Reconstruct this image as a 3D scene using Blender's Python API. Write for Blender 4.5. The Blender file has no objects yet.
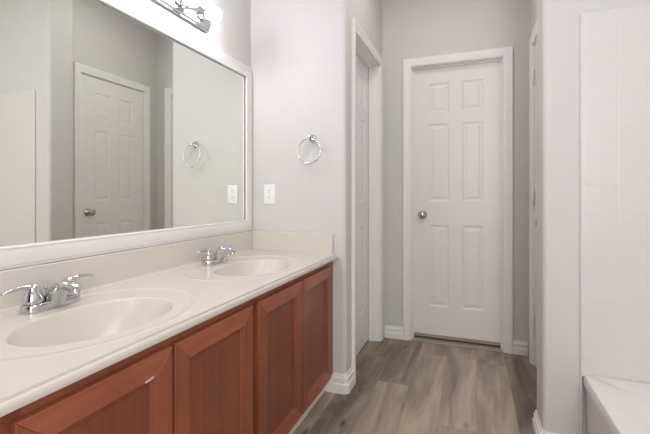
import bpy, bmesh, math, random
from mathutils import Vector, Matrix
random.seed(7)
sc = bpy.context.scene
col = sc.collection
PI = math.pi

# ------------------------------------------------------------------ camera
cam_d = bpy.data.cameras.new('camera'); cam = bpy.data.objects.new('camera', cam_d); col.objects.link(cam)
cam.location = (1.2463, -2.044, 1.0836)
cam.rotation_euler = (PI/2, 0, 0.3606)
cam_d.sensor_fit = 'HORIZONTAL'; cam_d.sensor_width = 36
cam_d.lens = 392.689/650*36
cam_d.shift_y = -(217-194.84)/650
cam_d.clip_start = 0.02
sc.camera = cam

# ------------------------------------------------------------------ world, light levels, exposure
w = bpy.data.worlds.new('world'); sc.world = w; w.use_nodes = True
w.node_tree.nodes['Background'].inputs[0].default_value = (0.85, 0.92, 1.0, 1)
w.node_tree.nodes['Background'].inputs[1].default_value = 1.0
BULB = 52.0         # emission of the vanity bulbs
def area(name, loc, rot, sx, sy, power, colr):
    l = bpy.data.lights.new(name, 'AREA'); l.shape = 'RECTANGLE'; l.size = sx; l.size_y = sy
    l.energy = power; l.color = colr
    o = bpy.data.objects.new(name, l); col.objects.link(o); o.location = loc; o.rotation_euler = rot
    return o
area('ceiling_fill_light', (1.55, -1.75, 2.64), (0, 0, 0), 0.9, 0.9, 13, (1.0, 0.97, 0.93))  # added soft fill from overhead, source unseen
area('hall_fill_light', (0.98, 0.16, 2.66), (0, 0, 0), 0.25, 0.25, 3.4, (1.0, 0.97, 0.93))  # added fill to brighten the hall, no fixture modelled
area('rear_fill_light', (1.75, -3.36, 1.55), (PI/2, 0, 0), 0.55, 1.45, 29, (1.0, 0.985, 0.965))  # added fill from behind the camera, shining into the hall
vs = sc.view_settings
vs.view_transform = 'Standard'; vs.look = 'None'; vs.gamma = 1; vs.use_curve_mapping = False
vs.exposure = 0.06
sc.cycles.blur_glossy = 1.0; sc.cycles.sample_clamp_indirect = 2.0     # keeps bulb fireflies out of the denoiser

# ------------------------------------------------------------------ materials
MT = {}
def new_mat(name):
    m = bpy.data.materials.new(name); m.use_nodes = True
    nt = m.node_tree; b = nt.nodes['Principled BSDF']; MT[name] = m
    return m, nt, b
def simple(name, c, rough=0.5, metal=0.0, bump=0.0, bscale=200, var=0.0, spec=0.5):
    m, nt, b = new_mat(name)
    b.inputs['Base Color'].default_value = (*c, 1); b.inputs['Roughness'].default_value = rough
    b.inputs['Metallic'].default_value = metal; b.inputs['Specular IOR Level'].default_value = spec
    tc = nt.nodes.new('ShaderNodeTexCoord')
    if bump:
        n = nt.nodes.new('ShaderNodeTexNoise'); n.inputs['Scale'].default_value = bscale; n.inputs['Detail'].default_value = 3
        nt.links.new(tc.outputs['Object'], n.inputs['Vector'])
        bp = nt.nodes.new('ShaderNodeBump'); bp.inputs['Strength'].default_value = bump; bp.inputs['Distance'].default_value = 0.002
        nt.links.new(n.outputs['Fac'], bp.inputs['Height']); nt.links.new(bp.outputs['Normal'], b.inputs['Normal'])
    if var:
        n = nt.nodes.new('ShaderNodeTexNoise'); n.inputs['Scale'].default_value = 3.5; n.inputs['Detail'].default_value = 4
        nt.links.new(tc.outputs['Object'], n.inputs['Vector'])
        mx = nt.nodes.new('ShaderNodeMix'); mx.data_type = 'RGBA'
        mx.inputs['A'].default_value = (*[v*(1-var) for v in c], 1); mx.inputs['B'].default_value = (*[min(1, v*(1+var)) for v in c], 1)
        nt.links.new(n.outputs['Fac'], mx.inputs['Factor']); nt.links.new(mx.outputs['Result'], b.inputs['Base Color'])
    return m
simple('wall_paint', (0.648, 0.636, 0.617), 0.6, bump=0.12, bscale=260)
simple('dark_box_paint', (0.20, 0.18, 0.165), 0.7)  # for the added dark box behind the camera
simple('ceiling_paint', (0.80, 0.79, 0.77), 0.8, bump=0.1)
simple('white_trim', (0.86, 0.85, 0.83), 0.35)
simple('door_white', (0.83, 0.815, 0.795), 0.38, bump=0.02, bscale=120)
simple('mirror_frame_white', (0.82, 0.80, 0.785), 0.35)
simple('chrome', (0.62, 0.625, 0.63), 0.10, 1.0)
simple('polished_chrome', (0.82, 0.82, 0.82), 0.2, 1.0)
simple('brushed_nickel', (0.50, 0.47, 0.43), 0.24, 1.0)
simple('mirror_glass', (0.935, 0.955, 0.90), 0.0, 1.0)
simple('cultured_marble', (0.68, 0.635, 0.575), 0.22, var=0.015)
simple('toe_white', (0.86, 0.84, 0.81), 0.5)
simple('plastic_white', (0.86, 0.86, 0.85), 0.3)
simple('slot_dark', (0.05, 0.05, 0.05), 0.6)
simple('tub_white', (0.77, 0.75, 0.73), 0.25)
simple('sweep_tan', (0.36, 0.31, 0.23), 0.8, bump=0.3, bscale=90, var=0.3)
simple('threshold_tan', (0.42, 0.37, 0.30), 0.6, var=0.15)
simple('scuff_white', (0.75, 0.72, 0.68), 0.7)
def emit(name, c, s):
    m, nt, b = new_mat(name)
    b.inputs['Base Color'].default_value = (0.9, 0.9, 13, 1)
    b.inputs['Emission Color'].default_value = (*c, 1); b.inputs['Emission Strength'].default_value = s
emit('bulb_glow', (1.0, 0.965, 0.92), BULB)
emit('fill_diffuser', (1.0, 0.96, 0.9), 2.0)  # glow of the added ceiling fill lamp

def wood(name, axis, dark, light, rough=0.32):
    m, nt, b = new_mat(name)
    tc = nt.nodes.new('ShaderNodeTexCoord'); mp = nt.nodes.new('ShaderNodeMapping')
    s = [38, 38, 38]; s[axis] = 2.2; mp.inputs['Scale'].default_value = s
    n = nt.nodes.new('ShaderNodeTexNoise'); n.inputs['Scale'].default_value = 1; n.inputs['Detail'].default_value = 5; n.inputs['Roughness'].default_value = 0.6; n.inputs['Distortion'].default_value = 0.3
    n2 = nt.nodes.new('ShaderNodeTexNoise'); n2.inputs['Scale'].default_value = 5; n2.inputs['Detail'].default_value = 2
    rp = nt.nodes.new('ShaderNodeValToRGB'); rp.color_ramp.elements[0].position = 0.3; rp.color_ramp.elements[1].position = 0.72
    rp.color_ramp.elements[0].color = (*dark, 1); rp.color_ramp.elements[1].color = (*light, 1)
    add = nt.nodes.new('ShaderNodeMath'); add.operation = 'MULTIPLY_ADD'; add.inputs[1].default_value = 0.55
    sub = nt.nodes.new('ShaderNodeMath'); sub.operation = 'MULTIPLY'; sub.inputs[1].default_value = 0.45
    nt.links.new(tc.outputs['Object'], mp.inputs['Vector']); nt.links.new(mp.outputs['Vector'], n.inputs['Vector'])
    nt.links.new(tc.outputs['Object'], n2.inputs['Vector'])
    nt.links.new(n2.outputs['Fac'], sub.inputs[0]); nt.links.new(n.outputs['Fac'], add.inputs[0]); nt.links.new(sub.outputs[0], add.inputs[2])
    nt.links.new(add.outputs[0], rp.inputs['Fac']); nt.links.new(rp.outputs['Color'], b.inputs['Base Color'])
    b.inputs['Roughness'].default_value = rough
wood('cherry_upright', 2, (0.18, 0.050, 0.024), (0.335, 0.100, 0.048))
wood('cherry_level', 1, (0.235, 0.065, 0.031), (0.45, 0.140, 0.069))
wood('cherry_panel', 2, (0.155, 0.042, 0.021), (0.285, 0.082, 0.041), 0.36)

def floor_mat():
    m, nt, b = new_mat('vinyl_plank')
    N = nt.nodes.new; L = nt.links.new
    tc = N('ShaderNodeTexCoord'); sp = N('ShaderNodeSeparateXYZ'); L(tc.outputs['Object'], sp.inputs[0])
    def math_(op, a, bb=None):
        n = N('ShaderNodeMath'); n.operation = op
        for i, v in enumerate((a, bb)):
            if v is None: continue
            if isinstance(v, (int, float)): n.inputs[i].default_value = v
            else: L(v, n.inputs[i])
        return n.outputs[0]
    PW, PL = 0.18, 1.22
    xs = math_('DIVIDE', math_('SUBTRACT', sp.outputs[0], 0.005), PW); ix = math_('FLOOR', xs); fx = math_('FRACT', xs)
    tone = N('ShaderNodeValToRGB'); tone.color_ramp.interpolation = 'CONSTANT'        # per plank row: tone, end-joint phase, tone swing
    rows = [(.5, .3, .5), (.55, .7, .6), (.42, .15, .52), (.32, .55, .5), (.45, .828, .60), (.56, .42, .505), (.51, .10, .51), (.54, .448, .525), (.24, .75, .51), (.5, .2, .6), (.42, .6, .5), (.55, .9, .6), (.5, .35, .5), (.6, .1, .5)]
    el = tone.color_ramp.elements
    while len(el) > 1: el.remove(el[-1])
    for k, cc in enumerate(rows):
        q = el[0] if k == 0 else el.new(k/16)
        q.position = k/16; q.color = (*cc, 1)
    L(math_('DIVIDE', math_('ADD', ix, 0.5), 16.0), tone.inputs['Fac'])
    ts = N('ShaderNodeSeparateColor'); L(tone.outputs['Color'], ts.inputs[0])
    ys = math_('ADD', math_('DIVIDE', sp.outputs[1], PL), ts.outputs[1]); iy = math_('FLOOR', ys); fy = math_('FRACT', ys)
    sw = math_('SUBTRACT', 1.0, math_('MULTIPLY', math_('FLOORED_MODULO', iy, 2.0), 2.0))
    ptone = math_('ADD', math_('SUBTRACT', ts.outputs[0], 0.5), math_('MULTIPLY', math_('SUBTRACT', ts.outputs[2], 0.5), sw))
    cb = N('ShaderNodeCombineXYZ'); L(ix, cb.inputs[0]); L(iy, cb.inputs[1])
    wn2 = N('ShaderNodeTexWhiteNoise'); wn2.noise_dimensions = '2D'; L(cb.outputs[0], wn2.inputs['Vector'])
    # grain, shifted per plank
    sh = N('ShaderNodeVectorMath'); sh.operation = 'MULTIPLY_ADD'; sh.inputs[1].default_value = (13.1, 7.7, 3.3)
    L(wn2.outputs['Color'], sh.inputs[0]); L(tc.outputs['Object'], sh.inputs[2])
    def noise(sx, sy, detail, dist):
        mp = N('ShaderNodeMapping'); mp.inputs['Scale'].default_value = (sx, sy, 1); L(sh.outputs[0], mp.inputs['Vector'])
        n = N('ShaderNodeTexNoise'); n.inputs['Scale'].default_value = 1; n.inputs['Detail'].default_value = detail; n.inputs['Distortion'].default_value = dist
        L(mp.outputs[0], n.inputs['Vector']); return n.outputs['Fac']
    g1 = noise(9, 1.6, 4, 0.8); g2 = noise(60, 3.0, 3, 0.2)
    mpv = N('ShaderNodeMapping'); mpv.inputs['Scale'].default_value = (7.5, 2.6, 1); L(sh.outputs[0], mpv.inputs['Vector'])
    vor = N('ShaderNodeTexVoronoi'); vor.inputs['Scale'].default_value = 1; L(mpv.outputs[0], vor.inputs['Vector'])
    knot = N('ShaderNodeMapRange'); knot.inputs['From Min'].default_value = 0.03; knot.inputs['From Max'].default_value = 0.14
    knot.inputs['To Min'].default_value = 0.30; knot.inputs['To Max'].default_value = 0.0; L(vor.outputs['Distance'], knot.inputs['Value'])
    f = math_('ADD', math_('MULTIPLY', g1, 0.82), math_('MULTIPLY', g2, 0.18))
    f = math_('ADD', f, math_('MULTIPLY', ptone, 0.62))
    f = math_('SUBTRACT', f, knot.outputs[0])
    rp = N('ShaderNodeValToRGB'); e = rp.color_ramp.elements
    e[0].position = 0.18; e[0].color = (0.085, 0.063, 0.047, 1); e[1].position = 0.72; e[1].color = (0.56, 0.45, 0.345, 1)
    k = rp.color_ramp.elements.new(0.45); k.color = (0.30, 0.235, 0.178, 1)
    L(f, rp.inputs['Fac'])
    ex = math_('MINIMUM', fx, math_('SUBTRACT', 1.0, fx)); ey = math_('MINIMUM', fy, math_('SUBTRACT', 1.0, fy))
    seam = math_('MAXIMUM', math_('LESS_THAN', ex, 0.006), math_('LESS_THAN', ey, 0.0012))
    mx = N('ShaderNodeMix'); mx.data_type = 'RGBA'; mx.inputs['B'].default_value = (0.10, 0.08, 0.065, 1)
    L(math_('MULTIPLY', seam, 0.12), mx.inputs['Factor']); L(rp.outputs['Color'], mx.inputs['A'])
    L(mx.outputs['Result'], b.inputs['Base Color']); b.inputs['Roughness'].default_value = 0.45
    bp = N('ShaderNodeBump'); bp.inputs['Strength'].default_value = 0.15; bp.inputs['Distance'].default_value = 0.001
    L(g2, bp.inputs['Height']); L(bp.outputs['Normal'], b.inputs['Normal'])
floor_mat()

def tile_mat():
    """moulded square-tile pattern of the surround: soft grooves 0.118 m apart"""
    m, nt, b = new_mat('surround_tile')
    N = nt.nodes.new; L = nt.links.new
    gm = N('ShaderNodeNewGeometry'); sp = N('ShaderNodeSeparateXYZ'); L(gm.outputs['Position'], sp.inputs[0])
    ns = N('ShaderNodeSeparateXYZ'); L(gm.outputs['Normal'], ns.inputs[0])
    def math_(op, a, bb=None):
        n = N('ShaderNodeMath'); n.operation = op
        for i, v in enumerate((a, bb)):
            if v is None: continue
            if isinstance(v, (int, float)): n.inputs[i].default_value = v
            else: L(v, n.inputs[i])
        return n.outputs[0]
    def groove(c, off):
        fr = math_('FRACT', math_('DIVIDE', math_('ADD', c, off), 0.118))
        d = math_('MINIMUM', fr, math_('SUBTRACT', 1.0, fr))
        mr = N('ShaderNodeMapRange'); mr.interpolation_type = 'SMOOTHSTEP'
        mr.inputs['From Min'].default_value = 0.0; mr.inputs['From Max'].default_value = 0.035
        L(d, mr.inputs['Value']); return mr.outputs[0]
    gx = groove(sp.outputs[0], 10*0.118-1.667+0.118*10); gy = groove(sp.outputs[1], 20*0.118+0.161); gz = groove(sp.outputs[2], 20*0.118-1.827)
    side = math_('GREATER_THAN', math_('ABSOLUTE', ns.outputs[0]), 0.7)
    mixh = N('ShaderNodeMix'); mixh.data_type = 'FLOAT'; L(side, mixh.inputs['Factor']); L(gx, mixh.inputs['A']); L(gy, mixh.inputs['B'])
    h = math_('MULTIPLY', mixh.outputs['Result'], gz)
    bp = N('ShaderNodeBump'); bp.inputs['Strength'].default_value = 0.16; bp.inputs['Distance'].default_value = 0.003
    L(h, bp.inputs['Height']); L(bp.outputs['Normal'], b.inputs['Normal'])
    b.inputs['Base Color'].default_value = (0.69, 0.672, 0.652, 1); b.inputs['Roughness'].default_value = 0.3
tile_mat()

# ------------------------------------------------------------------ mesh helpers
class MB:
    def __init__(s, tf=None): s.v = []; s.f = []; s.mi = []; s.tf = tf; s.cur = 0
    def p(s, *q):
        s.v.append(Vector(s.tf(*q)) if s.tf else Vector(q)); return len(s.v)-1
    def face(s, *i): s.f.append(tuple(i)); s.mi.append(s.cur)
    def box(s, a, b):
        (x0, y0, z0), (x1, y1, z1) = a, b
        k = [s.p(x, y, z) for z in (z0, z1) for y in (y0, y1) for x in (x0, x1)]
        for q in ((0,2,3,1),(4,5,7,6),(0,1,5,4),(2,6,7,3),(0,4,6,2),(1,3,7,5)): s.face(*[k[i] for i in q])
    def prism(s, poly, z0, z1):
        n = len(poly); a = [s.p(x, y, z0) for x, y in poly]; b = [s.p(x, y, z1) for x, y in poly]
        for i in range(n): j = (i+1) % n; s.face(a[i], a[j], b[j], b[i])
        s.face(*a[::-1]); s.face(*b)
    def loft(s, rings, closed=True, cap0=True, cap1=True):
        ids = [[s.p(*q) for q in r] for r in rings]; n = len(ids[0])
        for a, b in zip(ids, ids[1:]):
            for i in range(n if closed else n-1):
                j = (i+1) % n; s.face(a[i], a[j], b[j], b[i])
        if cap0: s.face(*ids[0][::-1])
        if cap1: s.face(*ids[-1])
        return ids
    def lathe(s, prof, c, axis=(0,0,1), n=24, sx=1.0):
        """prof: list of (r, h) along axis from point c"""
        ax = Vector(axis).normalized(); u = ax.orthogonal().normalized(); t = ax.cross(u); c = Vector(c)
        rings = []
        for r, h in prof:
            rings.append([tuple(c+ax*h+(u*math.cos(2*PI*k/n)+t*math.sin(2*PI*k/n))*max(r, 1e-5)) for k in range(n)])
        s.loft(rings)
    def tube(s, pts, rad, n=12, closed=False, flat=1.0):
        P = [Vector(q) for q in pts]; m = len(P); rings = []
        rad = rad if isinstance(rad, (list, tuple)) else [rad]*m
        up = None
        for i in range(m):
            if closed: d = (P[(i+1) % m]-P[i-1]).normalized()
            else: d = (P[min(i+1, m-1)]-P[max(i-1, 0)]).normalized()
            if up is None: up = d.orthogonal().normalized() if abs(d.z) > .9 else Vector((0,0,1))
            a = (up-d*up.dot(d)).normalized(); b2 = d.cross(a); up = a
            rings.append([tuple(P[i]+(a*math.cos(2*PI*k/n)*flat+b2*math.sin(2*PI*k/n))*rad[i]) for k in range(n)])
        if closed: rings.append(rings[0]); s.loft(rings, cap0=False, cap1=False)
        else: s.loft(rings)
    def build(s, name, mats, parent=None, smooth=False, bevel=0, angle=35, seg=2):
        me = bpy.data.meshes.new(name)
        off = Vector((0,0,0)); q = parent
        while q is not None: off += q.location; q = q.parent
        me.from_pydata([tuple(v-off) for v in s.v], [], s.f)
        if isinstance(mats, str): mats = [mats]
        for m in mats: me.materials.append(MT[m])
        for pl, k in zip(me.polygons, s.mi): pl.material_index = k
        bm = bmesh.new(); bm.from_mesh(me); bmesh.ops.remove_doubles(bm, verts=bm.verts, dist=1e-6)
        bmesh.ops.recalc_face_normals(bm, faces=bm.faces); bm.to_mesh(me); bm.free()
        if smooth or bevel:
            for pl in me.polygons: pl.use_smooth = True
            me.set_sharp_from_angle(angle=math.radians(angle))
        o = bpy.data.objects.new(name, me); col.objects.link(o)
        if parent is not None: o.parent = parent
        if bevel:
            md = o.modifiers.new('bevel', 'BEVEL'); md.width = bevel; md.segments = seg; md.limit_method = 'ANGLE'; md.angle_limit = math.radians(40)
        return o
def empty(name, loc):
    o = bpy.data.objects.new(name, None); col.objects.link(o); o.location = loc; o.empty_display_size = .05; return o
def tag(o, label, cat=None, group=None, kind=None):
    o['label'] = label
    if cat: o['category'] = cat
    if group: o['group'] = group
    if kind: o['kind'] = kind
    return o
def S(o, label, cat): return tag(o, label, cat, kind='structure')
def arc(cx, cy, r, a0, a1, n=8):
    return [(cx+r*math.cos(math.radians(a0+(a1-a0)*i/n)), cy+r*math.sin(math.radians(a0+(a1-a0)*i/n))) for i in range(n+1)]

# ------------------------------------------------------------------ room
X1, YB = 0.598, 0.9235            # end wall corner, hall back wall
W1, W = 1.523, 1.607              # partition end, hall right wall
YT, Y2 = -0.161, 0.0146           # partition faces
CH, XR, YK = 2.74, 2.42, -3.4     # ceiling, right wall, wall behind the camera
R = 0.022
f = MB(); f.box((-.12, YK-.12, -.05), (XR+.12, YB+.14, 0)); S(f.build('floor', 'vinyl_plank'), 'grey-brown wood-look vinyl plank floor', 'floor')
c = MB(); c.box((-.12, YK-.12, CH), (XR+.12, YB+.14, CH+.08)); S(c.build('ceiling', 'ceiling_paint'), 'flat white painted ceiling above the bathroom', 'ceiling')
m = MB(); m.box((-.12, YK, 0), (0, 0, CH)); S(m.build('wall_left', 'wall_paint'), 'pale greige wall behind the mirror and vanity', 'wall')
# end wall of the vanity alcove with its rounded corner, then the closet wall with the door recess
CL0, CL1 = 0.164, 0.816           # closet opening
m = MB()
m.prism([(-.12, 0), (X1-R, 0)]+arc(X1-R, R, R, -90, 0)+[(X1, CL0), (X1-.115, CL0), (X1-.115, .1), (-.12, .1)], 0, CH)
m.prism([(X1, CL1), (X1, YB), (X1-.115, YB), (X1-.115, CL1)], 0, CH)
m.box((X1-.115, CL0, 2.038), (X1, CL1, CH)); m.box((X1-.155, .1, 0), (X1-.115, YB, CH))
S(m.build('wall_end', 'wall_paint', smooth=True, angle=30), 'pale greige end wall with rounded corner beside vanity', 'wall')
# hall back wall
BA, BB, BH = 0.812, 1.444, 2.038
m = MB()
m.box((X1-.155, YB, 0), (BA, YB+.1, CH)); m.box((BB, YB, 0), (W+.12, YB+.1, CH)); m.box((BA, YB, BH), (BB, YB+.1, CH)); m.box((X1-.155, YB+.1, 0), (W+.12, YB+.14, CH))
S(m.build('wall_back', 'wall_paint'), 'greige wall around the door at the end of the short hall', 'wall')
# hall right wall with recess for the hinged door
RA, RB = 0.137, 0.768
m = MB()
m.box((W, Y2, 0), (W+.06, RA, CH)); m.box((W, RB, 0), (W+.06, YB, CH)); m.box((W, RA, BH), (W+.06, RB, CH)); m.box((W+.06, Y2, 0), (W+.12, YB, CH))
S(m.build('wall_right', 'wall_paint'), 'greige hall wall around the door reflected in the mirror', 'wall')
# partition at the head of the tub
m = MB()
m.prism(arc(W1+R, YT+R, R, 180, 270)+[(XR+.12, YT), (XR+.12, Y2), (W1+.004, Y2), (W1, Y2-.004)], 0, CH)
S(m.build('wall_partition', 'wall_paint', smooth=True, angle=30), 'greige wing wall with rounded corners at the head of the tub', 'wall')
m = MB(); m.box((XR, YK, 0), (XR+.12, YT, CH)); S(m.build('wall_tub_side', 'wall_paint'), 'greige wall along the far side of the tub', 'wall')
m = MB()
WX0, WX1, WZ0, WZ1 = 1.44, 2.06, .80, 2.30
m.box((-.12, YK-.12, 0), (.18, YK, CH)); m.box((1.16, YK-.12, 0), (WX0, YK, CH)); m.box((.18, YK-.12, 2.05), (1.16, YK, CH)); m.box((WX1, YK-.12, 0), (XR+.12, YK, CH)); m.box((WX0, YK-.12, 0), (WX1, YK, WZ0)); m.box((WX0, YK-.12, WZ1), (WX1, YK, CH))
S(m.build('wall_front', 'wall_paint'), 'greige wall behind the camera with openings for the added window and dark box', 'wall')
m = MB()  # unseen dark box, added to give chrome and knobs dark reflections
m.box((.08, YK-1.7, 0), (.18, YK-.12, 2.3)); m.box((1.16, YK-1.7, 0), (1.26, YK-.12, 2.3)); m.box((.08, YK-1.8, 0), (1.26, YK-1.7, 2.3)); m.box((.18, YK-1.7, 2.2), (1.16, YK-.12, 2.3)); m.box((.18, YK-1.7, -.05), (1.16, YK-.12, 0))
S(m.build('added_dark_box', 'dark_box_paint'), 'added dark box behind the camera that darkens reflections in the chrome', 'wall')
m = MB()
for a, b in (((WX0, YK-.09, WZ0), (WX0+.04, YK-.045, WZ1)), ((WX1-.04, YK-.09, WZ0), (WX1, YK-.045, WZ1)), ((WX0+.04, YK-.09, WZ0), (WX1-.04, YK-.045, WZ0+.05)), ((WX0+.04, YK-.09, WZ1-.05), (WX1-.04, YK-.045, WZ1)), ((WX0+.04, YK-.085, 1.53), (WX1-.04, YK-.05, 1.57))): m.box(a, b)
S(m.build('added_window', 'white_trim'), 'added white window frame at the fill light behind the camera', 'window')  # unseen window, added to go with the rear fill light

# baseboards: stepped profile (out, z)
BP = [(0, 0), (.016, 0), (.017, .046), (.0165, .050), (.0115, .053), (.0115, .074), (.0125, .078), (.012, .083), (.0065, .087), (.0065, .098), (.0045, .105), (0, .105)]
def baseboard(name, path, label, hs=1.0):
    """path: plan points, board grows to the left-hand side of travel"""
    m = MB(); rings = []
    P = [Vector(q) for q in path]
    for i, q in enumerate(P):
        d0 = (P[i]-P[i-1]).normalized() if i else None; d1 = (P[i+1]-P[i]).normalized() if i < len(P)-1 else None
        n0 = Vector((-d0.y, d0.x)) if d0 else None; n1 = Vector((-d1.y, d1.x)) if d1 else None
        if n0 is None: n = n1
        elif n1 is None: n = n0
        else: n = (n0+n1)/(1+n0.dot(n1))
        rings.append([(q.x+n.x*o, q.y+n.y*o, z*hs) for o, z in BP])
    m.loft(rings)
    return S(m.build(name, 'white_trim', smooth=True, angle=20), label, 'baseboard')
e = .0005
baseboard('baseboard_end', [(X1+e, .107), (X1+e, .014), (X1-.014, -e), (.4825, -e)], 'white baseboard wrapping the rounded corner beside the vanity')
baseboard('baseboard_back_left', [(.755, YB-e), (X1+.017, YB-e)], 'short white baseboard left of the hall door', .87)
baseboard('baseboard_back_right', [(W-.0165, YB-e), (1.5015, YB-e)], 'short white baseboard right of the hall door', .87)
baseboard('baseboard_partition', [(1.655, YT-e), (W1+.014, YT-e), (W1-e, YT+.014), (W1-e, Y2-.003), (W1+.003, Y2+e), (W-.017, Y2+e)], 'white baseboard wrapping the wing wall beside the tub', .80)

# casings and doors ------------------------------------------------
CP = [(0, 0), (0, .009), (.006, .011), (.014, .010), (.02, .013), (.034, .015), (.042, .0185), (.052, .0185), (.057, .014), (.057, 0)]
def casing(tf, a, b, h, name, parent):
    m = MB(tf); rings = []
    for corner in range(4):
        r = []
        for o, t in CP:
            r.append(((a-o, t, 0), (a-o, t, h+o), (b+o, t, h+o), (b+o, t, 0))[corner])
        rings.append(r)
    m.loft(rings)
    return m.build(name, 'white_trim', parent, smooth=True, angle=25)
def panel_slab(tf, a, b, z0, z1, t, rows, cols):
    """six-panel moulded door; face at depth 0 (outward), back at -t"""
    m = MB(tf)
    us = sorted({a, b, *[a+q for cc in cols for q in cc]}); zs = sorted({z0, z1, *[q for r in rows for q in r]})
    cells = {(round(a+c0, 5), round(r0, 5)) for c0, _ in cols for r0, _ in rows}
    for i in range(len(us)-1):
        for j in range(len(zs)-1):
            u0, u1, v0, v1 = us[i], us[i+1], zs[j], zs[j+1]
            if (round(u0, 5), round(v0, 5)) in cells:
                prev = None
                for ins, d in ((0, 0), (.005, -.0032), (.011, -.0055), (.020, -.0055), (.036, -.0012), (.038, -.0012)):
                    r = [m.p(u0+ins, d, v0+ins), m.p(u1-ins, d, v0+ins), m.p(u1-ins, d, v1-ins), m.p(u0+ins, d, v1-ins)]
                    if prev:
                        for k in range(4): m.face(prev[k], prev[(k+1) % 4], r[(k+1) % 4], r[k])
                    prev = r
                m.face(*prev)
            else:
                m.face(m.p(u0, 0, v0), m.p(u1, 0, v0), m.p(u1, 0, v1), m.p(u0, 0, v1))
    k = [m.p(u, -t, v) for u, v in ((a, z0), (b, z0), (b, z1), (a, z1))]; g = [m.p(u, 0, v) for u, v in ((a, z0), (b, z0), (b, z1), (a, z1))]
    m.face(*k)
    # side strips follow every face vertex on the rim
    def strip(seq):
        for p, q in zip(seq, seq[1:]): m.face(m.p(p[0], 0, p[1]), m.p(q[0], 0, q[1]), m.p(q[0], -t, q[1]), m.p(p[0], -t, p[1]))
    strip([(u, z0) for u in us]); strip([(u, z1) for u in us]); strip([(a, z) for z in zs]); strip([(b, z) for z in zs])
    return m
ROWS = [(.255, .86), (1.035, 1.61), (1.695, 1.91)]
COLS = [(.118, .262), (.352, .496)]
def knob(tf, u, z, parent, out):
    m = MB(tf)
    prof = [(.0, 0), (.031, 0), (.032, .003), (.029, .007), (.014, .011), (.0105, .016), (.0105, .028), (.016, .033), (.0245, .040), (.0275, .049), (.026, .058), (.019, .065), (.009, .068), (.0, .0685)]
    m.lathe([(r, h+out) for r, h in prof], (u, 0, z), (0, 1, 0), 28)
    return m.build('door_knob', 'brushed_nickel', parent, smooth=True, angle=50)
def jamb(tf, a, b, h, depth, parent, stop=None):
    m = MB(tf); t = .006
    def frame(i0, i1, d0, d1):
        m.box((a+i0, d0, 0), (a+i1, d1, h-i0)); m.box((b-i1, d0, 0), (b-i0, d1, h-i0)); m.box((a+i1, d0, h-i1), (b-i1, d1, h-i0))
    frame(.0004, t, -depth, .0002)
    o = m.build('door_jamb', 'white_trim', parent)
    if stop:
        m = MB(tf); frame(t, t+.011, stop[0], stop[1]); m.build('door_stop', 'white_trim', parent, bevel=.002)
    return o
def hinge(tf, u, z, parent):
    m = MB(tf); m.lathe([(.006, -.045), (.0065, -.044), (.0065, .044), (.006, .045)], (u, .006, z), (0, 0, 1), 12)
    m.box((u-.016, .0, z-.044), (u+.016, .0022, z+.044))
    return m.build('hinge', 'white_trim', parent, smooth=True)

# door at the end of the hall (recessed slab)
tb = lambda u, d, z: (u, YB-d, z)
tbs = lambda u, d, z: (u, YB+.048-d, z)
a, b = BA+.008, BB-.008
d1 = panel_slab(tbs, a, b, .026, 2.028, .035, ROWS, COLS).build('door_1', 'door_white', smooth=True, angle=15)
S(d1, 'white six-panel door with nickel knob at the end of the hall', 'door')
casing(tb, BA, BB, BH, 'door_casing', d1); jamb(tb, BA, BB, BH, .095, d1, (-.046, -.030))
knob(tbs, .893, .935, d1, 0)
m = MB(tbs); m.box((a+.004, 0.0003, .024), (b-.004, .006, .047)); tag(m.build('door_sweep', 'sweep_tan', d1, bevel=.002), 'dirty tan sweep along the door bottom')
m = MB(); m.box((BA+.0065, YB-.012, 0.0002), (BB-.0065, YB+.09, .007)); tag(m.build('threshold', 'threshold_tan', d1, bevel=.003), 'tan threshold strip')
# hinged door on the hall's right wall (seen in the mirror)
tr = lambda u, d, z: (W-d, u, z)
a, b = RA+.008, RB-.008
trs = lambda u, d, z: (W+.004-d, u, z)
d2 = panel_slab(trs, a, b, .012, 2.028, .035, ROWS, COLS).build('door_2', 'door_white', smooth=True, angle=15)
S(d2, 'white six-panel door with dark nickel knob reflected in the mirror', 'door')
casing(tr, RA, RB, BH, 'door_casing', d2); jamb(tr, RA, RB, BH, .058, d2)
knob(trs, .202, .945, d2, 0)
for z in (.28, 1.07, 1.84): hinge(tr, b+.003, z, d2)
# closet door on the left of the hall
tl = lambda u, d, z: (X1+d, u, z)
tls = lambda u, d, z: (X1-.078+d, u, z)
a, b = CL0+.008, CL1-.008
d3 = panel_slab(tls, a, b, .012, 2.028, .034, ROWS, [(.118, .27), (.366, .518)]).build('door_3', 'door_white', smooth=True, angle=15)
S(d3, 'white closet door set deep in its casing left of the hall', 'door')
casing(tl, CL0, CL1, BH, 'door_casing', d3); jamb(tl, CL0, CL1, BH, .112, d3, (-.076, -.045))

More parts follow.
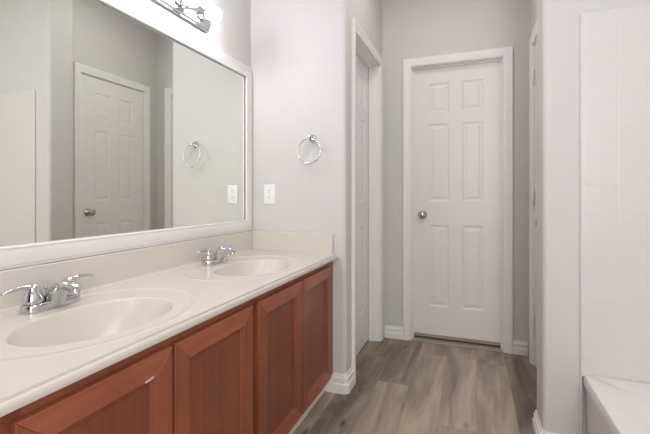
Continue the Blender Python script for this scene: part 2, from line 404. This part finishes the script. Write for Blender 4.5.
# ------------------------------------------------------------------ vanity cabinet
L = 1.70
van = empty('vanity_cabinet', (.26, -L/2, 0)); tag(van, 'long cherry-stained double vanity cabinet with four framed doors', 'cabinet')
m = MB(); g = .002
m.box((g, -L, .098), (.500, -L+.016, .731)); m.box((g, -g-.016, .098), (.500, -g, .731)); m.box((g, -L+.016, .098), (.500, -g-.016, .114)); m.box((g, -L+.016, .114), (.012, -g-.016, .731))
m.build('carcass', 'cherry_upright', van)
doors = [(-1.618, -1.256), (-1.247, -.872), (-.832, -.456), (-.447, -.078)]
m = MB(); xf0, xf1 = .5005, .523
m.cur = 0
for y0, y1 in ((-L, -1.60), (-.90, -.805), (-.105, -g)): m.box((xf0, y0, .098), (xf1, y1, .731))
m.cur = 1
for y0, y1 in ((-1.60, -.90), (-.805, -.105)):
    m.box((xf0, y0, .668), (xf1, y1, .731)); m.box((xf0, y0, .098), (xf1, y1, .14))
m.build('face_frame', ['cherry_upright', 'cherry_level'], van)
m = MB(); m.box((.455, -L, 0), (.481, -g-.001, .0975)); tag(m.build('toe_kick', 'toe_white', van), 'white toe kick board')
ZD0, ZD1, SW = .108, .705, .056
for k, (y0, y1) in enumerate(doors):
    m = MB(); xa, xb = .5235, .541
    def bar(q):                      # one mitred frame member, outline in the door plane
        i0 = [m.p(xa, *p) for p in q]; i1 = [m.p(xb, *p) for p in q]
        m.face(*i0[::-1]); m.face(*i1)
        for c_ in range(4): d_ = (c_+1) % 4; m.face(i0[c_], i0[d_], i1[d_], i1[c_])
    a0, a1, c0, c1 = y0+SW, y1-SW, ZD0+SW, ZD1-SW; eps = .0002
    m.cur = 0; bar(((y0, ZD0+eps), (a0, c0+eps), (a0, c1-eps), (y0, ZD1-eps))); bar(((y1, ZD0+eps), (y1, ZD1-eps), (a1, c1-eps), (a1, c0+eps)))
    m.cur = 1; bar(((y0+eps, ZD0), (y1-eps, ZD0), (a1-eps, c0), (a0+eps, c0))); bar(((y0+eps, ZD1), (a0+eps, c1), (a1-eps, c1), (y1-eps, ZD1)))
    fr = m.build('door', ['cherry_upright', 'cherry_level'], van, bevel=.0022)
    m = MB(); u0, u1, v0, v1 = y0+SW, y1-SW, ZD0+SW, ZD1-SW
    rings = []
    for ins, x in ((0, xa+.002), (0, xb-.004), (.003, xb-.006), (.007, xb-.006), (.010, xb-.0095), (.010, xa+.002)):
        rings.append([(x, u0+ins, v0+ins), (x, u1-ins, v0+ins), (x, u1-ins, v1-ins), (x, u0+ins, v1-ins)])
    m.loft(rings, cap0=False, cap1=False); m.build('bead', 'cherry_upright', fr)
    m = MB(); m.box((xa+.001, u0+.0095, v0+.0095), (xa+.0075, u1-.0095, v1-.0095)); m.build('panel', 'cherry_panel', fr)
    if k == 0:
        m = MB()
        m.box((xb-.0005, -1.345, ZD1-SW+.001), (xb+.0006, -1.322, ZD1-SW+.005)); m.box((xb-.0005, -1.332, ZD1-SW+.003), (xb+.0006, -1.319, ZD1-SW+.007))
        tag(m.build('scuff', 'scuff_white', fr), 'small white chip in the finish')

# ------------------------------------------------------------------ countertop with two moulded basins
ZC = .7586
SINK = [-1.272, -.490]
CX, BX, BY = .315, .152, .214       # bowl centre / half axes
RX, RCX, RY = .243, .272, .315      # moulded ring around bowl and faucet
ct = empty('countertop', (.27, -L/2, .7325)); tag(ct, 'cream cultured marble double-sink countertop on the vanity', 'countertop')
def ring_h(x, y):
    h = 0
    for sy in SINK:
        r = math.hypot((x-RCX)/RX, (y-sy)/RY)
        d = (r-1)*.27                      # rough distance to the ring
        h += .0018*math.exp(-(d/.007)**2) - (.0022 if r < 1 else 0)*min(1, max(0, -d/.02))
    return h
m = MB(); N = 112
xe = .5425; y_lo, y_mid, y_hi = -L, (SINK[0]+SINK[1])/2, -.0015
for sy, ya, yb in ((SINK[0], y_lo, y_mid), (SINK[1], y_mid, y_hi)):
    # rays from the bowl rim to the cell border
    angs = sorted([2*PI*k/N for k in range(N)])
    corners = [(.002, ya), (xe, ya), (xe, yb), (.002, yb)]
    ca = [math.atan2((cy-sy)/BY, (cx-CX)/BX) % (2*PI) for cx, cy in corners]
    for c_ in ca:                             # snap the nearest ray to each corner
        i = min(range(N), key=lambda q: abs(((angs[q]-c_+PI) % (2*PI))-PI)); angs[i] = c_
    rays = []
    for t in angs:
        dx, dy = BX*math.cos(t), BY*math.sin(t)
        s_ = min([q for q in (((xe if dx > 0 else .002)-CX)/dx if abs(dx) > 1e-9 else 9, ((yb if dy > 0 else ya)-sy)/dy if abs(dy) > 1e-9 else 9) if q > 0])
        rays.append((dx, dy, s_))
    K = 44; ids = []
    for k in range(K+1):
        row = []
        for dx, dy, s_ in rays:
            q = 1.0+(s_-1.0)*(k/K)
            x, y = CX+dx*q, sy+dy*q
            row.append(m.p(x, y, ZC+(ring_h(x, y) if 0 < k < K else (-.0022 if k == 0 else 0))))
        ids.append(row)
    for r0, r1 in zip(ids, ids[1:]):
        for i in range(N): j = (i+1) % N; m.face(r0[i], r0[j], r1[j], r1[i])
# rolled front edge, underside
prof = [(xe, ZC), (xe+.0016, ZC), (xe+.0018, ZC-.0064), (xe+.0034, ZC-.0070), (xe+.0050, ZC-.0056), (xe+.0072, ZC-.0066), (xe+.0090, ZC-.0092), (xe+.0099, ZC-.0130), (xe+.0100, ZC-.0195), (xe+.0088, ZC-.0245), (xe+.002, ZC-.0255), (.512, ZC-.0255)]
m.loft([[(x, y, z) for x, z in prof] for y in (y_lo, y_hi)], closed=False, cap0=True, cap1=True)
m.box((.002, y_lo, ZC-.0255), (xe-.004, y_lo+.01, ZC-.001))
top = m.build('counter_slab', 'cultured_marble', ct, smooth=True, angle=40)
for sy in SINK:
    m = MB(); rings = []
    dep = .135
    for q in (1.0, .992, .984, .972, .96, .945, .92, .88, .82, .74, .64, .52, .4, .28, .16, .10):
        if q > .945: z = -.0022-.016*(1-math.cos(min(1, (1-q)/.055)*PI/2))
        else: u = (.945-q)/.845; z = -.0182-(dep-.018)*math.sin(min(1, u*1.25)*PI/2)**.85
        shift = (1-q)*-.035
        rings.append([(CX+shift+BX*q*math.cos(2*PI*k/72), sy+BY*q*math.sin(2*PI*k/72), ZC+z) for k in range(72)])
    m.loft(rings, cap0=False, cap1=True)
    bs = m.build('sink_basin', 'cultured_marble', ct, smooth=True, angle=60)
    m = MB(); m.lathe([(.0, .0), (.031, .0), (.032, .002), (.026, .004), (.022, .003), (.021, .0025), (.019, .007), (.010, .0095), (.0, .010)], (CX-.032, sy, ZC-dep-.0005), (0, 0, 1), 24)
    tag(m.build('drain', 'chrome', bs, smooth=True), 'chrome drain with pop-up stopper')
ZS = .8713
m = MB(); m.box((.0015, -L, ZC-.003), (.0205, -.0015, ZS)); m.build('backsplash', 'cultured_marble', ct, bevel=.004, seg=3)
m = MB(); m.box((.0208, -.0205, ZC-.003), (.5257, -.0015, ZS)); m.build('side_splash', 'cultured_marble', ct, bevel=.004, seg=3)
# coved caulk line where splash meets slab
m = MB(); m.loft([[(.0203, y, ZC-.001), (.0203, y, ZC+.007), (.0225, y, ZC+.003), (.0275, y, ZC+.0007), (.0275, y, ZC-.001)] for y in (-L+.002, -.0208)])
m.build('cove', 'cultured_marble', ct, smooth=True)

# ------------------------------------------------------------------ faucets
def lerp(a, b, t): return a+(b-a)*t
def make_faucet(y):
    z0 = ZC-.0012; x0 = .088
    fa = empty('faucet', (x0, y, z0))
    # base: elongated deck plate with swelling ends
    m = MB(); rings = []
    def outline(k, s):  # stadium outline with waist
        pts = []
        for i in range(40):
            t = 2*PI*i/40; cy = .052*(1 if math.sin(t) > 0 else -1); rr = .030*s
            yy = cy+rr*math.sin(t); xx = rr*math.cos(t)
            pts.append((xx, yy))
        return pts
    for s, h in ((1.0, 0), (1.02, .004), (1.0, .014), (.95, .019), (.86, .0215), (.5, .0225)):
        rings.append([(x0+a, y+b, z0+h) for a, b in outline(0, s)])
    m.loft(rings); m.build('base_plate', 'chrome', fa, smooth=True, angle=60)
    for s in (-1, 1):
        cy = y+s*.052
        m = MB(); m.lathe([(.0, .019), (.0215, .019), (.0215, .0248), (.0262, .0255), (.027, .029), (.0255, .036), (.0225, .047), (.0185, .056), (.0165, .060), (.0168, .063), (.0155, .069), (.0105, .0745), (.0045, .077), (.0, .0773)], (x0, cy, z0), (0, 0, 1), 28)
        hb = m.build('handle', 'chrome', fa, smooth=True, angle=55)
        # lever: flattened blade curving outwards
        m = MB(); rings = []
        n = 12
        for i in range(n+1):
            t = i/n
            yy = cy+s*lerp(-.006, .083, t); zz = z0+.0655+.006*math.sin(t*PI*.9)-.006*t*t+.002*t
            xx = x0+.004*math.sin(t*PI)
            wd = lerp(.0125, .0052, min(1, t*1.6)) if t < .62 else lerp(.0052, .0078, (t-.62)/.38)
            th = lerp(.0095, .0056, min(1, t*1.5))
            if i in (0, n): wd *= .45; th *= .5
            rings.append([(xx+wd*math.cos(2*PI*k/14), yy, zz+th*math.sin(2*PI*k/14)) for k in range(14)])
        m.loft(rings); m.build('lever', 'chrome', hb, smooth=True, angle=60)
    # spout
    m = MB(); rings = []
    secs = [(-.020, .012, .036, .010, .0285), (-.018, .020, .037, .0125, .0285), (-.010, .036, .040, .019, .0275), (.004, .054, .046, .030, .025), (.024, .070, .055, .043, .0225), (.050, .0800, .068, .0535, .0200), (.078, .0805, .083, .0575, .0182), (.100, .0745, .095, .0545, .0168), (.110, .0670, .100, .0530, .0145)]
    for tx, tz, bx_, bz_, wd in secs:
        cx_, cz_, hx, hz = (tx+bx_)/2, (tz+bz_)/2, (tx-bx_)/2, (tz-bz_)/2
        ring = []
        for k in range(24):
            t = 2*PI*k/24; ct_, st = math.cos(t), math.sin(t)
            ct_ = math.copysign(abs(ct_)**.75, ct_); st = math.copysign(abs(st)**.75, st)
            ring.append((x0+cx_+hx*st, y+wd*ct_, z0+cz_+hz*st))
        rings.append(ring)
    m.loft(rings); sp = m.build('spout', 'chrome', fa, smooth=True, angle=60)
    m = MB(); m.lathe([(.0, .0), (.0105, .0), (.0125, -.001), (.0128, -.012), (.0118, -.0145), (.0095, -.015), (.009, -.012), (.0, -.012)], (x0+.094, y, z0+.0585), (-.45, 0, 1), 22)
    m.build('aerator', 'chrome', sp, smooth=True, angle=40)
    m = MB(); m.lathe([(.0026, .010), (.0026, .046), (.005, .048), (.0066, .052), (.005, .056), (.0, .0575)], (x0-.026, y, z0), (0, 0, 1), 12)
    m.build('lift_rod', 'chrome', fa, smooth=True, angle=50)
    return fa
def copy_tree(o, parent=None):
    q = o.copy(); col.objects.link(q)
    if parent is not None: q.parent = parent
    for ch in list(o.children): copy_tree(ch, q)
    return q
fa1 = make_faucet(-1.2475); tag(fa1, 'chrome two-handle faucet on the near sink, at left edge', 'faucet', 'chrome faucets on the countertop')
fa2 = copy_tree(fa1); fa2.location.y = -.466
tag(fa2, 'chrome two-handle faucet on the far sink beside the outlet wall', 'faucet', 'chrome faucets on the countertop')

# ------------------------------------------------------------------ mirror
mi = empty('mirror', (.0, -L/2, ZS)); tag(mi, 'large wall mirror in a white moulded frame above the countertop', 'mirror')
MY0, MY1, MZ0, MZ1 = -1.72, -.0025, ZS+.001, 1.836
FP = [(0, .001), (0, .012), (.004, .0145), (.009, .0135), (.011, .0175), (.026, .0205), (.040, .0205), (.050, .0165), (.055, .015), (.058, .0165), (.062, .0165), (.065, .013), (.065, .006), (.030, .001)]
m = MB(); rings = []
for o, t in FP: rings.append([(t, MY0+o, MZ0+o), (t, MY1-o, MZ0+o), (t, MY1-o, MZ1-o), (t, MY0+o, MZ1-o)])
m.loft(rings+[rings[0]], cap0=False, cap1=False)
m.build('mirror_frame', 'mirror_frame_white', mi, smooth=True, angle=25)
m = MB(); m.box((.0004, MY0+.05, MZ0+.05), (.0016, MY1-.05, MZ1-.05)); tag(m.build('mirror_glass', 'mirror_glass', mi), 'silvered glass reflecting the opposite door')

# ------------------------------------------------------------------ vanity light bar
LZ, LH, LY0, LY1 = 1.942, .053, -1.325, -.408
vl = empty('vanity_light', (.0, (LY0+LY1)/2, LZ)); tag(vl, 'chrome bar light with six lit globe bulbs above the mirror', 'light')
m = MB(); rings = []
for ins, x in ((0, .001), (0, .014), (.004, .018), (.008, .018), (.010, .026), (.014, .030), (.022, .031)):
    r_ = .034-ins*.6; pts = []
    for cy, cz, a0 in ((LY1-ins-r_, LZ+LH-ins-r_, 0), (LY0+ins+r_, LZ+LH-ins-r_, 90), (LY0+ins+r_, LZ-LH+ins+r_, 180), (LY1-ins-r_, LZ-LH+ins+r_, 270)):
        pts += [(x, p[0], p[1]) for p in arc(cy, cz, r_, a0, a0+90, 6)]
    rings.append(pts)
m.loft(rings); m.build('backplate', 'chrome', vl, smooth=True, angle=30)
for k in range(6):
    y = LY1-.0765-k*.1528
    m = MB(); m.lathe([(.0, 0), (.026, 0), (.026, .003), (.021, .006), (.0195, .022), (.0185, .026), (.0, .026)], (.0305, y, LZ), (1, 0, 0), 22)
    so = m.build('socket', 'chrome', vl, smooth=True, angle=35)
    m = MB(); pr = [(.0, 0), (.0135, 0), (.014, .010)]
    for i in range(1, 15):
        t = lerp(2.72, 0, i/14); pr.append((.0335*math.sin(t), .010+.030-.0335*math.cos(t)))
    m.lathe(pr, (.0567, y, LZ), (1, 0, 0), 24); tag(m.build('bulb', 'bulb_glow', so, smooth=True, angle=80), 'lit frosted globe bulb')

# ------------------------------------------------------------------ towel ring
TX, TZ = .402, 1.400
tr_ = empty('towel_ring', (TX, 0, TZ)); tag(tr_, 'chrome towel ring on the pale wall above the outlet', 'towel ring')
m = MB(); m.lathe([(.0, .0006), (.0215, .0006), (.0225, .004), (.019, .009), (.012, .012), (.010, .030), (.012, .036), (.0135, .044), (.0115, .052), (.0, .055)], (TX, 0, TZ), (0, -1, 0), 24)
m.build('post', 'chrome', tr_, smooth=True, angle=45)
m = MB(); rr = .0690; pts = []
for k in range(56):
    t = 2*PI*k/56
    px, pz = rr*math.sin(t), rr*math.cos(t)-rr
    pts.append((TX-.004+px*.97, -.043-.012*(1-math.cos(t))*.3+px*.04, TZ-.004+pz))
m.tube(pts, .0054, 12, closed=True); m.build('ring', 'polished_chrome', tr_, smooth=True, angle=80)

# ------------------------------------------------------------------ outlet
OX, OZ = .1285, 1.086
ot = empty('outlet', (OX, 0, OZ)); tag(ot, 'white duplex outlet on the end wall beside the mirror', 'outlet')
m = MB(); rings = []
for ins, d in ((0, -.0004), (0, -.003), (.003, -.0062), (.006, -.0068)):
    x0_, x1_, z0_, z1_ = OX-.0365+ins, OX+.0365-ins, OZ-.0575+ins, OZ+.0575-ins
    rings.append([(x0_, d, z0_), (x1_, d, z0_), (x1_, d, z1_), (x0_, d, z1_)])
m.loft(rings); m.build('cover_plate', 'plastic_white', ot, smooth=True, angle=30)
for s in (-1, 1):
    zc = OZ+s*.0195; m = MB()
    o_ = [(OX+.0172*math.cos(2*PI*k/28), zc+max(-.0135, min(.0135, .0172*math.sin(2*PI*k/28)))) for k in range(28)]
    m.loft([[(x, d, z) for x, z in o_] for d in (-.0060, -.0086)]); rc = m.build('receptacle', 'plastic_white', ot, bevel=.0008)
    m = MB()
    m.box((OX-.0072, -.0090, zc-.001), (OX-.0054, -.0082, zc+.0075)); m.box((OX+.0050, -.0090, zc), (OX+.0068, -.0082, zc+.0070))
    m.lathe([(.0, -.0082), (.0026, -.0082), (.0026, -.0090), (.0, -.0090)], (OX, 0, zc-.0065), (0, 1, 0), 12)
    tag(m.build('slots', 'slot_dark', rc), 'dark contact slots')
m = MB(); m.lathe([(.0, .0066), (.0034, .0066), (.003, .0080), (.0, .0084)], (OX, 0, OZ), (0, -1, 0), 14); m.build('screw', 'plastic_white', ot, smooth=True)

# ------------------------------------------------------------------ tub and surround
XT, TY0, TZR = 1.667, -1.68, .352
tub = empty('bathtub', ((XT+XR)/2, (TY0+YT)/2, 0)); tag(tub, 'white bathtub with flat apron beside the wing wall', 'bathtub')
def rrect(x0, x1, y0, y1, r, z, n=6):
    pts = []
    for cx, cy, a0 in ((x1-r, y1-r, 0), (x0+r, y1-r, 90), (x0+r, y0+r, 180), (x1-r, y0+r, 270)):
        pts += [(p[0], p[1], z) for p in arc(cx, cy, r, a0, a0+90, n)]
    return pts
ex0, ex1, ey0, ey1 = XT, XR-.004, TY0, YT-.012
m = MB()
m.loft([rrect(ex0+.012, ex1, ey0+.012, ey1, .006, 0), rrect(ex0+.010, ex1, ey0+.010, ey1, .006, TZR-.05), rrect(ex0, ex1, ey0, ey1, .008, TZR-.042), rrect(ex0, ex1, ey0, ey1, .008, TZR-.012), rrect(ex0+.004, ex1-.002, ey0+.004, ey1-.002, .01, TZR-.003), rrect(ex0+.013, ex1-.004, ey0+.013, ey1-.004, .012, TZR),
        rrect(ex0+.10, ex1-.06, ey0+.10, ey1-.20, .16, TZR), rrect(ex0+.11, ex1-.068, ey0+.115, ey1-.212, .16, TZR-.008), rrect(ex0+.13, ex1-.085, ey0+.16, ey1-.235, .15, TZR-.09), rrect(ex0+.16, ex1-.12, ey0+.25, ey1-.28, .13, TZR-.25), rrect(ex0+.21, ex1-.17, ey0+.32, ey1-.33, .09, TZR-.285)])
m.build('tub_shell', 'tub_white', tub, smooth=True, angle=40)
m = MB(); m.lathe([(.0, 0), (.033, 0), (.034, .003), (.022, .004), (.02, .009), (.0, .011)], ((ex0+ex1)/2, ey1-.40, TZR-.2848), (0, 0, 1), 20); tag(m.build('drain', 'chrome', tub, smooth=True), 'chrome tub drain')
su = empty('tub_surround', ((XT+XR)/2, YT, TZR)); tag(su, 'glossy white moulded square-tile surround above the tub', 'tub surround')
m = MB(); m.box((1.657, YT-.0105, TZR-.012), (XR-.0105, YT-.0005, 1.8272)); m.box((1.657, YT-.0085, .0), (1.664, YT-.0005, TZR-.012))
m.build('end_panel', 'surround_tile', su, bevel=.006, seg=3)
m = MB(); m.box((XR-.0105, TY0, TZR+.001), (XR-.0005, YT-.0005, 1.8272)); m.build('side_panel', 'surround_tile', su, bevel=.004)

# ------------------------------------------------------------------ added ceiling fill lamp, unseen above the frame
cl = empty('added_ceiling_light', (1.55, -1.75, CH)); tag(cl, 'added round white ceiling light, unseen, at the overhead fill', 'light')
m = MB(); m.lathe([(.0, -.0005), (.17, -.0005), (.175, -.02), (.165, -.03), (.0, -.03)], (1.55, -1.75, CH), (0, 0, 1), 32); m.build('fill_base', 'white_trim', cl, smooth=True)
m = MB(); m.lathe([(.155, -.0305), (.15, -.045), (.12, -.065), (.06, -.078), (.0, -.08)], (1.55, -1.75, CH), (0, 0, 1), 32); m.build('fill_shade', 'fill_diffuser', cl, smooth=True, angle=60)
